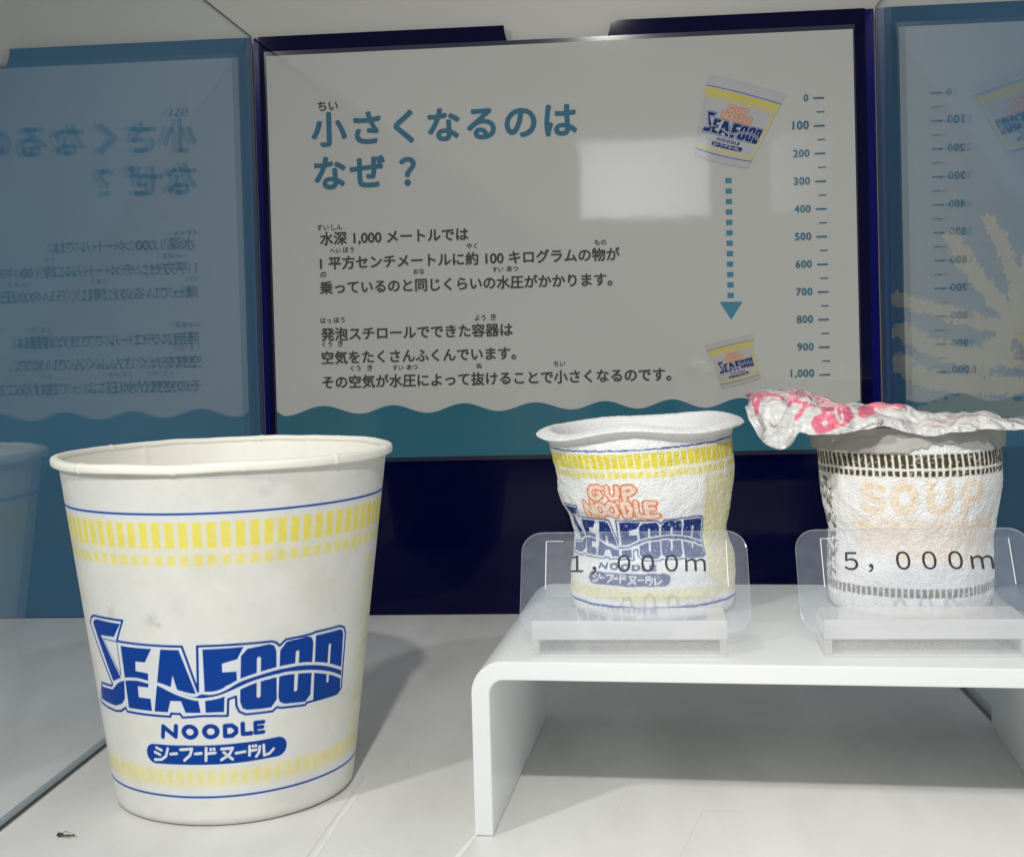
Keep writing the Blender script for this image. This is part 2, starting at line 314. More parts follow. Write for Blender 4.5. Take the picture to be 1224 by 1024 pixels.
def art_sea(th, V, white, aa=.16, logo=0.0, soft=.35, yel=1.0):
    """whole wall of the seafood cup, th in radians, V height in mm of the uncrushed cup"""
    n = len(th); C = np.tile(np.asarray(white, float), (n, 1)); P = np.stack([42 * th, V], 1)
    yel = yel * ((.95 if logo else .74) + .34 * fbm(np.concatenate([P, 0 * P[:, :1]], 1), .9, 3))
    C = over(C, (1.0 if logo else .92) * yel * cov(bars(th, V, 82.9, 90.2, 76, .80 if logo else .66, aa), soft), YEL)
    C = over(C, .7 * yel * cov(bars(th, V, 77.9, 80.8, 76, .76 if logo else .62, aa), soft * 1.4), YEL)
    C = over(C, .15 * yel * cov(np.maximum(77.2 - V, V - 90.8), 1.2), YEL)
    C = over(C, .5 * yel * cov(bars(th, V, 13.0, 17.2, 76, .60, aa), soft * 3), YEL)
    C = over(C, .22 * yel * cov(np.maximum(12.2 - V, V - 18.0), 1.6), YEL)
    for z in (92.75, 9.35):
        C = over(C, .45 * cov(np.abs(V - z) - .9, .8), PALE)
        C = over(C, cov(np.abs(V - z) - (.33 if not logo else .55), aa), BLUE * 1.1)
    # panel of small print at the side
    rows = np.abs(((V / 3.4) % 1) - .5) * 3.4 - .95
    brk = vnoise(np.stack([P[:, 0] * .9, np.floor(V / 3.4) * 3.1, 0 * V], 1)) - .45
    pn = np.maximum(np.maximum(50 - P[:, 0], P[:, 0] - 86) , np.maximum(19 - V, V - 76)) if logo else np.maximum(np.maximum(57.5 - P[:, 0], P[:, 0] - 86), np.maximum(19 - V, V - 74))
    C = over(C, .55 * yel * cov(np.maximum(np.maximum(rows, pn), -brk), .5), YEL)
    if logo: C = over(C, .35 * cov(pn, 1), YEL * .9 + .1)
    k = (P[:, 0] > -47) & (P[:, 0] < 54) & (V > 15) & (V < 65)
    if k.any():
        Q = P[k]; d = ink_blue(Q, aa); c = C[k]
        ring = poly_sd(Q, ART['ring'])
        c = over(c, .8 * cov(ring, .3), PALE * .3 + np.asarray(white) * .7)
        c = over(c, .55 * np.exp(-np.maximum(d, 0) / .55), PALE)
        c = over(c, cov(d, aa), BLUE * ((.8, .55, .65) if logo else 1)); C[k] = c
    if logo:
        k = (P[:, 0] > -18) & (P[:, 0] < 30) & (V > 52) & (V < 78)
        d = ink_logo(P[k]); c = C[k]
        c = over(c, .55 * logo * cov(d - 1.55, .5), (.88, .55, .34))
        c = over(c, logo * cov(np.abs(d - 1.45) - .42, .35), (.80, .20, .05)); C[k] = c
    return C

# ------------------------------------------------------------------ text (built-in font, turned into plain mesh)
def text_geo(s, bold=0.0, spacing=1.0):
    c = bpy.data.curves.new('lettering', 'FONT'); c.body = s; c.size = 1.0; c.offset = bold; c.space_character = spacing; c.resolution_u = 4
    o = bpy.data.objects.new('lettering', c); SC.collection.objects.link(o)
    bpy.context.view_layer.update()
    me = bpy.data.meshes.new_from_object(o.evaluated_get(bpy.context.evaluated_depsgraph_get()))
    V = np.zeros(len(me.vertices) * 3); me.vertices.foreach_get('co', V); V = V.reshape(-1, 3)
    F = [tuple(p.vertices) for p in me.polygons]
    bpy.data.objects.remove(o); bpy.data.curves.remove(c); bpy.data.meshes.remove(me)
    return V, F
def put_text(mb, s, x0, x1, z, bold=0.0, spacing=1.0, y=0.0, h=None):
    """ink from x0 to x1, lying in the xz plane; z = lowest ink; bold = stroke growth as a share of the type size"""
    V, F = text_geo(s, 0.0, spacing)
    a, b = V[:, 0].min() - bold, V[:, 0].max() + bold; k = (x1 - x0) / (b - a); kz = k
    lo, hi = V[:, 1].min() - bold, V[:, 1].max() + bold
    if h: kz = h / (hi - lo)
    sh = [(0, 0)] + ([(bold * math.cos(t), bold * math.sin(t)) for t in np.arange(6) * math.pi / 3] if bold > 0 else [])
    for n, (dx, dz) in enumerate(sh):
        mb.add(np.stack([x0 + (V[:, 0] + dx - a) * k, np.full(len(V), y - n * 1.2e-6), (V[:, 1] + dz - lo) * kz + z], 1), F)

# ================================================================== SETTING
floor_m, nt, b = nodes('white_shelf_board')
tc = tn(nt, 'ShaderNodeTexCoord')
n1 = tn(nt, 'ShaderNodeTexNoise'); n1.inputs['Scale'].default_value = 22; n1.inputs['Detail'].default_value = 9; n1.inputs['Roughness'].default_value = .6
mp = tn(nt, 'ShaderNodeMapping'); mp.inputs['Scale'].default_value = (1.0, .35, 1); mp.inputs['Rotation'].default_value = (0, 0, .25)
nt.links.new(tc.outputs['Object'], mp.inputs['Vector']); nt.links.new(mp.outputs[0], n1.inputs['Vector'])
cr = tn(nt, 'ShaderNodeValToRGB'); cr.color_ramp.elements[0].position = .33; cr.color_ramp.elements[0].color = (.60, .59, .565, 1)
cr.color_ramp.elements[1].position = .60; cr.color_ramp.elements[1].color = (.70, .69, .67, 1)
nt.links.new(n1.outputs[0], cr.inputs[0])
# fine scuffs and dust specks
n2 = tn(nt, 'ShaderNodeTexNoise'); n2.inputs['Scale'].default_value = 260; n2.inputs['Detail'].default_value = 6
mp2 = tn(nt, 'ShaderNodeMapping'); mp2.inputs['Scale'].default_value = (1, .05, 1); mp2.inputs['Rotation'].default_value = (0, 0, .5)
nt.links.new(tc.outputs['Object'], mp2.inputs['Vector']); nt.links.new(mp2.outputs[0], n2.inputs['Vector'])
r2 = tn(nt, 'ShaderNodeMapRange'); r2.inputs[1].default_value = .60; r2.inputs[2].default_value = .85; r2.inputs[3].default_value = 0; r2.inputs[4].default_value = .16
nt.links.new(n2.outputs[0], r2.inputs[0])
mx = tn(nt, 'ShaderNodeMix', data_type='RGBA'); mx.inputs[7].default_value = (.42, .41, .39, 1)
nt.links.new(r2.outputs[0], mx.inputs[0]); nt.links.new(cr.outputs[0], mx.inputs[6]); nt.links.new(mx.outputs[2], b.inputs['Base Color'])
r3 = tn(nt, 'ShaderNodeMapRange'); r3.inputs[3].default_value = .28; r3.inputs[4].default_value = .5
nt.links.new(n1.outputs[0], r3.inputs[0]); nt.links.new(r3.outputs[0], b.inputs['Roughness'])
b.inputs['Specular IOR Level'].default_value = .35
mb = MB(); mb.box(-0.7, 1.0, -0.95, 0.03, -0.018, 0.0)
tag(mb.build('floor', floor_m), kind='structure', label='white scuffed shelf board of the showcase', cat='shelf')

fl = bpy.data.objects['floor']; seam_m = mat('dusty_hairline', (.59, .58, .56), .7, .2); pale_m = mat('pale_rub_mark', (.76, .755, .74), .5, .3)
SEAMS = [((.0990, -.235), (.0957, -.325), .0010, 0), ((.0972, -.240), (.0935, -.325), .0004, 1), ((.2032, -.2689), (.1940, -.308), .00028, 1), ((.2032, -.2689), (.2143, -.2687), .0003, 1),
         ((.1458, -.2565), (.1310, -.325), .0014, 0), ((.1827, -.2450), (.1777, -.2712), .00022, 1), ((.1090, -.2250), (.1105, -.2330), .0005, 1)]
for k, (p, q, w, m) in enumerate(SEAMS):
    p = np.array(p); q = np.array(q); d = (q - p) / np.linalg.norm(q - p); n = np.array((-d[1], d[0])) * w
    ts = np.linspace(0, 1, 24); jit = (vnoise(np.stack([ts * 9, 0 * ts + k, 0 * ts], 1), 1) - .5) * w * .4; wid = .4 + .8 * vnoise(np.stack([ts * 14, 0 * ts + k + 40, 0 * ts], 1), 1)
    A_ = [tuple(p + (q - p) * t + n * (j_ + .5 * ww * 1)) for t, j_, ww in zip(ts, jit / w, wid)]; B_ = [tuple(p + (q - p) * t + n * (j_ - .5 * ww)) for t, j_, ww in zip(ts, jit / w, wid)]
    raw('scuff_line', [(x, y, .00006 + k * .000004) for x, y in A_ + B_], [(i, i + 1, i + 25, i + 24) for i in range(23)], seam_m if m else pale_m, fl)
wall_m = mat('beige_wall_paint', (.45, .44, .40), .38, .4, vary=.05, vscale=9, bump=.06, bscale=300)
mb = MB(); mb.box(-0.7, 1.0, 0.0065, 0.02, 0.0, 0.75)
tag(mb.build('wall', wall_m), kind='structure', label='beige rear wall of the showcase above the blue boards', cat='wall')

# ------------------------------------------------------------------ back boards with a cut-out in the top edge
navy_m = mat('navy_acrylic', (.0004, .0008, .024), .05, .14)
edge_glow_m = mat('painted_blue_edge_glow', (.001, .002, .085), .2, .12)  # light leaking through the gap by the glass, painted as brighter blue
blue_m = mat('slate_blue_board', (.066, .175, .285), .45, .3, vary=.06, vscale=12)
def board_outline(x0, x1, n0, n1):
    d = .0088; q = []
    def side(xa, xb, up):        # soft S shaped side of the cut-out
        r = []
        for k in range(7):
            t = k / 6; r.append((xa + (xb - xa) * t ** 1.8, HT - d * t))
        return r if not up else r[::-1]
    q = [(x0, 0.0005), (x1, 0.0005), (x1, HT)] + side(n1, n1 - .0023, False) + side(n0, n0 + .0019, True) + [(x0, HT)]
    return q
def board(x0, x1, n0, n1, m, name):
    mb = MB(); mb.prism(board_outline(x0, x1, n0, n1), 0.0, 0.004); return mb
nb = empty('back_board', (W / 2, 0, 0))
tag(nb, 'glossy dark navy back board with a cut-out in its top edge, behind the poster', 'board')
o = board(.0030 - W / 2, W - .0045 - W / 2, .1278 - W / 2, .1810 - W / 2, navy_m, 'panel').build('panel', navy_m, nb)
mb = MB(); mb.box(.0003 - W / 2, .0029 - W / 2, 0.0004, .004, .0005, HT - .0004); mb.build('painted_glow_strip', edge_glow_m, nb)  # strips beside the navy panel that carry the painted edge light
mb = MB(); mb.box(W - .0044 - W / 2, W - .0003 - W / 2, 0.0004, .004, .0005, HT - .0004); mb.build('painted_glow_strip', edge_glow_m, nb)
tag(board(-.0021 - W, -.0021, -.0021 - .1789, -.1278, blue_m, 'l').build('side_board', blue_m),
    'slate blue board seen through the glass left of the big cup', 'board')
rb = empty('side_board', (W + .0021, 0, 0))
tag(rb, 'slate blue board with a beige coral picture, behind the right glass', 'board')
X0 = W + .0021
board(0, W, .1225, .1757, blue_m, 'r').build('panel', blue_m, rb)
# coral picture: thick branches with ragged edges
gx, gz = np.meshgrid(np.arange(.0030, .0920, .0005), np.arange(.085, .200, .0005))
Q = np.stack([gx.ravel() + X0, gz.ravel()], 1) * 1000
br = [([(361.4, 189.8), (366.8, 178.5), (372.4, 162.3), (376.7, 146.0), (384, 128)], 3.3), ([(343.2, 181.2), (350.9, 168.0), (360.5, 154.8), (368.3, 145.4), (380, 128)], 4.3),
      ([(317.2, 152.8), (331.7, 148.6), (347.5, 143.0), (366.5, 137.9), (385, 130)], 3.6), ([(318.5, 137.0), (331.3, 130.0), (347.1, 125.3), (376.3, 121.7), (400, 118)], 4.5),
      ([(317.2, 121.1), (327.1, 114.8), (346.8, 111.0), (376.1, 108.8), (400, 106)], 4.6), ([(380.0, 168.2), (371.3, 145.4), (366, 130)], 4.2), ([(392, 190), (389, 160), (382, 125)], 4.0), ([(362, 128), (352, 112), (350, 95)], 4.5),
      ([(325, 96), (345, 101), (372, 98), (400, 96)], 4)]
dd = np.full(len(Q), 1e9)
for pts, r in br: dd = np.minimum(dd, line_d(Q, smooth_line(pts)) - r)
Z3 = np.concatenate([Q, 0 * Q[:, :1]], 1)
dd = dd + (vnoise(Z3, .85) - .5) * 3.0 + (vnoise(Z3, .3) - .5) * 2.2
cc = over(np.tile(np.array((.066, .175, .285)), (len(Q), 1)), cov(dd, .5), (.35, .342, .29))
cc *= (.95 + .1 * fbm(Z3, .2, 3))[:, None]
raw('coral_picture', np.stack([gx.ravel(), np.full(gx.size, -.0004), gz.ravel()], 1), grid_faces(*gx.shape), print_mat('printed_board', .45, .3, 0), rb, col=cc)

# ------------------------------------------------------------------ glass partitions
pane_m = glass_mat('clear_glass', (.94, .96, .965)); pane_edge = mat('glass_cut_edge', (.045, .07, .11), .35, .3)
strip_m = mat('grey_glass_foot', (.27, .31, .34), .3, .4)
def pane(x0, x1, label):
    mb = MB(); mb.box(x0, x1, -.47, -.0006, .0004, HT + .0003)
    o = mb.build('glass_partition', pane_m); o.data.materials.append(pane_edge)
    for p in o.data.polygons:
        if abs(p.normal.z) > .5 or p.normal.y > .5: p.material_index = 1
    mb = MB(); mb.box(min(x0, x1) - (.0032 if x0 < 0 else 0), max(x0, x1) + (0 if x0 < 0 else .0032), -.47, -.0006, .00005, .0004); mb.build('base_strip', strip_m, o)
    tag(o, label, 'glass pane'); return o
pane(-.0018, -.0002, 'clear glass partition left of the big cup, mirroring the poster')
pane(W + .0002, W + .0018, 'clear glass partition at the right edge, beside the lidded crushed cup')

# ================================================================== POSTER
paper_m = mat('glossy_laminated_paper', (.445, .442, .413), .045, .5, vary=.015, vscale=8, bump=.25, bscale=14)
teal_m = mat('printed_teal', (.028, .125, .175), .045, .5)
title_m = mat('printed_blue_grey', (.035, .13, .20), .045, .5)
ink_m = mat('printed_charcoal', (.045, .047, .05), .045, .5)
lam_m = mat('laminate_margin', (.020, .022, .045), .1, .5)
po = empty('poster', (W / 2, -.0010, .18))
tag(po, 'laminated poster with Japanese text, depth scale and teal waves', 'poster')
mm = .001
def PX(v): return np.asarray(v, float) * mm - W / 2
def PZ(v): return np.asarray(v, float) * mm - .18
def flat_poly(P, y): return [(PX(x), y, PZ(z)) for x, z in P]
mb = MB(); mb.box(PX(6.0), PX(298.9), -.0002, .0006, PZ(78.2), PZ(286.6)); mb.build('laminate_margin', lam_m, po)
mb = MB(); mb.box(PX(7.1), PX(298.0), -.0006, -.00025, PZ(80.3), PZ(284.3)); mb.build('sheet', paper_m, po)
wv = [(4, 106.5), (11.6, 102.4), (31.0, 107.1), (50.1, 102.8), (66.7, 106.7), (84.5, 102.5), (102.9, 106.9), (120.5, 102.6), (138.7, 106.5), (157.0, 102.6), (173.4, 106.4), (189.9, 102.3), (206.5, 106.5), (222.8, 102.0), (240, 106.4), (257, 102.2), (274, 106.4), (291, 102.2), (306, 106)]
xs = np.linspace(7.2, 297.9, 220); wz = []
for x in xs:
    for (xa, za), (xb, zb) in zip(wv[:-1], wv[1:]):
        if xa <= x <= xb: t = (x - xa) / (xb - xa); wz.append(za + (zb - za) * (.5 - .5 * math.cos(math.pi * t))); break
mb = MB()
mb.add([(PX(x), -.00085, PZ(80.4)) for x in xs] + [(PX(x), -.00085, PZ(z)) for x, z in zip(xs, wz)], [(i, i + 1, i + 221, i + 220) for i in range(219)])
mb.build('wave_band', teal_m, po)
YT = -.0009
def text_part(name, items, m):
    mb = MB()
    for s, x0, x1, z, bold, sp in items: put_text(mb, s, PX(x0), PX(x1), PZ(z), bold, sp, YT)
    return mb.build(name, m, po)
D = lambda t: t
text_part('title_text', [('小さくなるのは', 29.2, 163.2, 237.4, .030, 1.13), ('なぜ', 30.0, 66.4, 216.0, .030, 1.13), ('？', 73.4, 82.0, 216.4, .030, 1)], title_m)
rd = [('すい', 30.7, 195.7, 36.7), ('しん', 38.0, 195.6, 43.6), ('へい', 36.8, 184.1, 42.6), ('ほう', 43.7, 184.1, 49.2), ('やく', 106.3, 183.9, 111.8), ('もの', 170.3, 183.7, 176.1), ('の', 31.7, 172.0, 34.7), ('おな', 79.2, 172.2, 84.7), ('すい', 119.0, 172.0, 124.5), ('あつ', 126.2, 172.0, 132.0), ('はっ', 31.0, 148.9, 36.6), ('ほう', 37.9, 148.9, 43.5), ('よう', 109.5, 148.0, 115.0), ('き', 117.5, 148.0, 120.2), ('くう', 31.5, 136.8, 36.6), ('き', 39.6, 136.8, 42.2), ('くう', 45.7, 124.3, 50.9), ('き', 54.3, 124.3, 56.9), ('すい', 67.2, 124.2, 72.7), ('あつ', 74.4, 124.3, 80.0), ('ぬ', 109.7, 124.2, 112.6), ('ちい', 148.4, 124.1, 154.2)]
text_part('body_text', [('水深 1,000 メートルでは', 32.0, 107.5, 187.8, .026, 1), ('1 平方センチメートルに約 100 キログラムの物が', 31.6, 182.6, 175.7, .026, 1),
    ('乗っているのと同じくらいの水圧がかかります。', 31.2, 178.6, 163.4, .026, 1), ('発泡スチロールでできた容器は', 31.1, 128.4, 139.8, .026, 1),
    ('空気をたくさんふくんでいます。', 31.0, 129.8, 128.0, .026, 1), ('その空気が水圧によって抜けることで小さくなるのです。', 31.0, 206.4, 115.6, .026, 1)] + [('ちい', 32.9, 43.2, 255.6, .02, 1)] + [(s, a, b, z, .02, 1) for s, a, z, b in rd], ink_m)
mb = MB()
for k in range(21):
    t = k / 20; z = 251.65 - 134.8 * t; xr = 283.6 + .1 * t; ln = 5.2 if k % 2 == 0 else 3.7; h = .42 if k % 2 == 0 else .3
    mb.add([(PX(xr - ln), YT, PZ(z - h)), (PX(xr), YT, PZ(z - h)), (PX(xr), YT, PZ(z + h)), (PX(xr - ln), YT, PZ(z + h))], [(0, 1, 2, 3)])
    if k % 2 == 0:
        s = '0' if k == 0 else ('1,000' if k == 20 else str(k * 50)); w = {1: 2.3, 3: 7.9, 5: 11.4}[len(s)]
        put_text(mb, D(s), PX(276.0 - w), PX(276.0), PZ(z - 1.45), .030, 1.10, YT)
mb.build('depth_scale', title_m, po)
mb = MB()
for k in range(12):
    z = 213.2 - k * 5.11; x = 236.6 - .02 * k
    mb.add([(PX(x - 1.5), YT, PZ(z - 1.25)), (PX(x + 1.5), YT, PZ(z - 1.25)), (PX(x + 1.5), YT, PZ(z + 1.25)), (PX(x - 1.5), YT, PZ(z + 1.25))], [(0, 1, 2, 3)])
mb.add([(PX(231.0), YT, PZ(153.9)), (PX(236.4), YT, PZ(145.1)), (PX(242.0), YT, PZ(153.7))], [(0, 1, 2)])
mb.build('arrow', mat('printed_teal_arrow', (.045, .19, .27), .045, .5), po)
pic_m = print_mat('printed_picture', .045, .5, 0)
def picture(corners, squeeze, bow, vmap, tint):
    TL, TR, BR, BL = [np.array(c) for c in corners]
    s, t = np.meshgrid(np.linspace(0, 1, 240), np.linspace(0, 1, 250))
    s2 = .5 + (s - .5) * (1 - squeeze * np.sin(np.pi * t) ** 1.5)
    P = (TL * ((1 - s2) * (1 - t))[..., None] + TR * (s2 * (1 - t))[..., None] + BR * (s2 * t)[..., None] + BL * ((1 - s2) * t)[..., None])
    down = ((BL + BR) - (TL + TR)) / 2; down = down / np.linalg.norm(down)
    P = P + down * (bow * (1 - (2 * s - 1) ** 2) * (.25 + .75 * t) - bow * (1 - t) * 1.0 * (1 - (2 * s - 1) ** 2))[..., None]
    th = np.arcsin(np.clip((2 * s - 1) * .985, -1, 1)).ravel(); V = np.interp(1 - t.ravel(), *vmap)
    C = art_sea(th * 1.0 + .12, V, (.60, .60, .62), .5, logo=1.0, soft=.6)
    C *= np.array(tint)
    P = P.reshape(-1, 2)
    raw('cup_picture', np.stack([PX(P[:, 0]), np.full(len(P), YT), PZ(P[:, 1])], 1), grid_faces(250, 240), pic_m, po, col=C)
picture([(228.1, 265.5), (265.5, 254.0), (246.1, 219.0), (220.2, 226.3)], 0.0, .9, ([0, 1], [0, 107]), (.68, .67, .66))
picture([(223.0, 132.6), (246.6, 137.8), (249.9, 115.8), (230.9, 111.3)], 0.10, .5, ([0, 1], [0, 107]), (.68, .64, .58))

# ================================================================== BIG CUP
cup_m = print_mat('printed_paper_cup', .45, .16, .10, 700, .0002, sss=.08)
rim_m = mat('warm_white_paper', (.86, .835, .755), .42, .35, vary=.03, vscale=60, bump=.05, bscale=500)
def theta_grid(front, back, half):
    a = np.linspace(-half, half, front); b = np.linspace(half, 2 * math.pi - half, back)[1:-1]
    return np.concatenate([a, b])
CX, CY = 0.05772, -0.24756
cup = empty('noodle_cup', (CX, CY, 0))
tag(cup, 'largest white cup, uncrushed, with blue letters, standing on the shelf at left', 'cup', 'noodle cups in the showcase')
RB, K = 0.036542, 0.132075
th = theta_grid(880, 120, 1.80)
zs = np.concatenate([[0.0, .00015, .0006, .0014, .0025], np.arange(.0030, .1045, .00023)])
rs = RB + K * zs
rs[:4] -= np.array([.0024, .0015, .0008, .0002])
T, Zg = np.meshgrid(th, zs); Rg = np.repeat(rs[:, None], len(th), 1)
Rg = Rg + .00025 * np.sin(2 * T + .6) * (Zg / .107) + .00012 * np.sin(5 * T)
Pn = np.stack([Rg * np.sin(T), -Rg * np.cos(T), Zg], -1).reshape(-1, 3)
thw = np.where(T > math.pi, T - 2 * math.pi, T).ravel()
C = art_sea(thw, Zg.ravel() * 1000, (.715, .712, .675), .17, logo=0.0, soft=.45)
# handling marks: faint grey scuffs of their own shape
nz = fbm(Pn, 90, 5); nz2 = fbm(Pn + 5, 260, 4)
C *= (1 - .05 * sm(nz, .50, .72)[:, None] * np.array((.8, 1, 1.6)) - .05 * sm(nz2, .60, .8)[:, None])
PU = np.stack([42 * thw, Zg.ravel() * 1000], 1)
for (u, v, r, a) in ((-23.5, 63.5, 2.2, .16), (-9, 62, 2.5, .20), (-7, 60.5, 1.2, .2), (-2, 67, 4, .07), (22, 98, 2, .10), (10, 22, 1.2, .10), (30, 30, 3, .05)):
    dd = np.sqrt(((PU - (u, v)) ** 2).sum(1)) / r + (fbm(Pn, 500, 3) - .5) * 1.5
    C *= (1 - a * cov(dd - .7, .9))[:, None]
raw('body', Pn, grid_faces(len(zs), len(th), True), cup_m, cup, True, C)
# inside wall and bottom
thc = np.linspace(0, 2 * math.pi, 241)[:-1]
prof = [(.0001, .0070), (.030, .0070), (.0345, .0075), (.0362, .0095)] + [(RB + K * z - .0019 + .0015 * max(0, (z - .095) / .011), z) for z in np.linspace(.012, .1062, 40)]
creases = [(-2.25, 1.0), (2.85, .8), (2.45, 1.1), (3.3, .7), (-2.6, .8), (2.0, .6), (-1.95, .7)]
def crease(T): 
    out = 0 * T
    for a, w in creases: out = out + w * np.exp(-((np.angle(np.exp(1j * (T - a)))) / .012) ** 2)
    return out
pr = np.array(prof); T, _ = np.meshgrid(thc, pr[:, 0]); R = pr[:, :1] + 0 * T - .00035 * crease(T) * (pr[:, 1:] > .08); Z = pr[:, 1:] + 0 * T
raw('inner_wall', np.stack([R * np.sin(T), -R * np.cos(T), Z], -1).reshape(-1, 3), grid_faces(len(pr), 240, True), rim_m, cup, True)
# rolled rim
pf = np.array([(.0500, .1048), (.0505, .1043), (.0513, .1041), (.0520, .1042), (.0523, .1047), (.05235, .1058), (.05205, .1065), (.0513, .1068), (.0504, .10685), (.0499, .1066), (.0496, .1060), (.0496, .1053), (.0500, .1048)])
pf = smooth_line(pf, 4)[:-1]
thr = np.linspace(0, 2 * math.pi, 721)[:-1]
T, _ = np.meshgrid(thr, pf[:, 0]); rc = pf.mean(0)
lip = [-.62, .40, .02, -1.35, .95, 1.5, -2.0, 2.6, 3.2, 2.2]
bumpy = sum(np.exp(-((np.angle(np.exp(1j * (T - a)))) / .010) ** 2) * (.8 if i % 2 else 1.6) for i, a in enumerate(lip))
N3 = np.stack([np.sin(thr), np.cos(thr), 0 * thr], 1)
low = (fbm(N3 + 3, 3.0, 3) - .5)[None, :]
R = rc[0] + (pf[:, :1] - rc[0]) * (1 + .10 * low + .10 * bumpy) + .0005 * low; Z = rc[1] + (pf[:, 1:] - rc[1]) * (1 + .10 * low + .10 * bumpy) + .0007 * low
raw('rim', np.stack([R * np.sin(T), -R * np.cos(T), Z], -1).transpose(1, 0, 2).reshape(-1, 3), np.concatenate([grid_faces(720, len(pf), True), np.stack([719 * len(pf) + np.arange(len(pf)), 719 * len(pf) + (np.arange(len(pf)) + 1) % len(pf), (np.arange(len(pf)) + 1) % len(pf), np.arange(len(pf))], 1)]), rim_m, cup, True)

# ================================================================== RISER
ZT = .0493
RA = -0.0732
riser_m = mat('white_acrylic', (.88, .90, .90), .16, .5, vary=.02, vscale=30)
_nt = riser_m.node_tree; _o = _nt.nodes['Material Output']; _b = _nt.nodes['Principled BSDF']
_tl = tn(_nt, 'ShaderNodeBsdfTranslucent'); _tl.inputs[0].default_value = (.97, .98, .98, 1)
_ms = tn(_nt, 'ShaderNodeMixShader'); _ms.inputs[0].default_value = .42
_nt.links.new(_b.outputs[0], _ms.inputs[1]); _nt.links.new(_tl.outputs[0], _ms.inputs[2]); _nt.links.new(_ms.outputs[0], _o.inputs[0])
ri = empty('display_riser', (.1387, -.2890, 0), RA)
mb = MB()
WO, th_, ro, ri_ = .1660, .0052, .0092, .0040
def arc(cx, cz, r, a0, a1, n=10): return [(cx + r * math.cos(a0 + (a1 - a0) * k / n), cz + r * math.sin(a0 + (a1 - a0) * k / n)) for k in range(n + 1)]
h = math.pi / 2
outl = [(0, .0002), (th_, .0002)] + arc(th_ + ri_, ZT - th_ - ri_, ri_, 2 * h, h) + arc(WO - th_ - ri_, ZT - th_ - ri_, ri_, h, 0) + [(WO - th_, .0002), (WO, .0002)] + arc(WO - ro, ZT - ro, ro, 0, h) + arc(ro, ZT - ro, ro, h, 2 * h)
mb.prism(outl, 0, .1135)
o = mb.build('bent_sheet', riser_m, ri, bevel=.0004)
tag(ri, 'bent white acrylic riser carrying the two crushed cups', 'display stand')

# ================================================================== CRUSHED CUPS
def bead(P, s=1.0):
    w1 = worley(P, 1350 * s); w2 = vnoise(P, 600 * s); w3 = vnoise(P + 3, 2400 * s)
    return (.5 - w1) * .55 + (w2 - .5) * .6 + (w3 - .5) * .35
def wear(P): return fbm(P, 1500, 3)
foam_m = print_mat('crushed_printed_foam', .46, .4, .9, 1900, .0006, sss=.12)
def crushed(name, loc, prof, H, tilt, colf, amp, front=560, half=1.75, step=.0002, hb=.0002, wob=None):
    """prof rows: height, centre x offset, radius"""
    pr = np.array(sorted(prof)); th = theta_grid(front, 120, half)
    zs = np.concatenate([[0.0, .0002, .0007, .0014], np.arange(.002, pr[-1, 0], step)])
    rr = np.interp(zs, pr[:, 0], pr[:, 2]); cx = np.interp(zs, pr[:, 0], pr[:, 1])
    k = np.ones(15) / 15
    rp = np.convolve(np.pad(rr, 7, 'edge'), k, 'valid'); cp = np.convolve(np.pad(cx, 7, 'edge'), k, 'valid')
    rp[:4] -= np.array([.0022, .0012, .0005, .0001])
    T, Z = np.meshgrid(th, zs); R = rp[:, None] + 0 * T
    if wob is not None: R = R + wob(T, Z)
    P = np.stack([cp[:, None] + R * np.sin(T), -R * np.cos(T), Z], -1).reshape(-1, 3)
    n = bead(P); lowf = fbm(P + 9, 130, 3) - .5
    Rn = R.ravel() + n * amp + lowf * .0012
    hz = Z.ravel() / H
    Zt = Z.ravel() + hz * (tilt[0] * Rn * np.sin(T.ravel()) - tilt[1] * Rn * np.cos(T.ravel()))
    P2 = np.stack([np.repeat(cp, len(th)) + Rn * np.sin(T.ravel()), -Rn * np.cos(T.ravel()), Zt], 1)
    thw = np.where(T > math.pi, T - 2 * math.pi, T).ravel()
    C = colf(thw, Z.ravel() * 1000, P, n)
    e = empty('noodle_cup', loc)
    raw('body', P2, grid_faces(len(zs), len(th), True), foam_m, e, True, C)
    return e
ZM = ([0, 4.5, 7.1, 10, 11.3, 15.6, 18.5, 19.6, 32.5, 46.2, 48.3, 49.3, 54, 55.2, 60.5], [0, 9.3, 13, 17.2, 19, 25.3, 31.5, 33.5, 54.5, 77.9, 80.8, 82.9, 90.2, 92.7, 107])
def col2(th, z, P, n):
    w = fbm(P, 700, 2) - .5
    V = np.interp(z + .5 * w + .8 * np.sin(2 * th + 1) * 0, *ZM)
    C = art_sea(th + math.radians(29) + .012 * w, V, (.88, .88, .875), .35, logo=1.0, soft=.7, yel=1.0)
    k = sm(wear(P), .62, .72) * .3
    return over(C, k, (.88, .88, .87))
prof2 = [(0, .0, .0264), (.004, .0, .0270), (.0093, .0002, .0271), (.0145, .0004, .0270), (.0176, .0008, .0264), (.0218, .0, .0254), (.0255, -.0002, .0250), (.0288, -.0003, .0259), (.0321, -.0003, .0266), (.0354, -.0012, .0280), (.0399, -.0014, .0289), (.0455, -.0016, .0293), (.0497, -.0022, .0296), (.0544, -.0028, .0300), (.0566, -.0030, .0303), (.0604, -.0030, .0303)]
C2 = (.1911, -.2155, ZT)
c2 = crushed('noodle_cup', C2, prof2, .059, (.048, .03), col2, .00036, wob=lambda T, Z: .0006 * np.sin(3 * T + 1.2) * np.sin(Z / .0562 * math.pi))
tag(c2, 'small crushed white cup with orange and blue letters, open on the riser', 'cup', 'noodle cups in the showcase')
plain_m = print_mat('crushed_white_foam', .46, .4, .9, 1900, .0006, sss=.12)
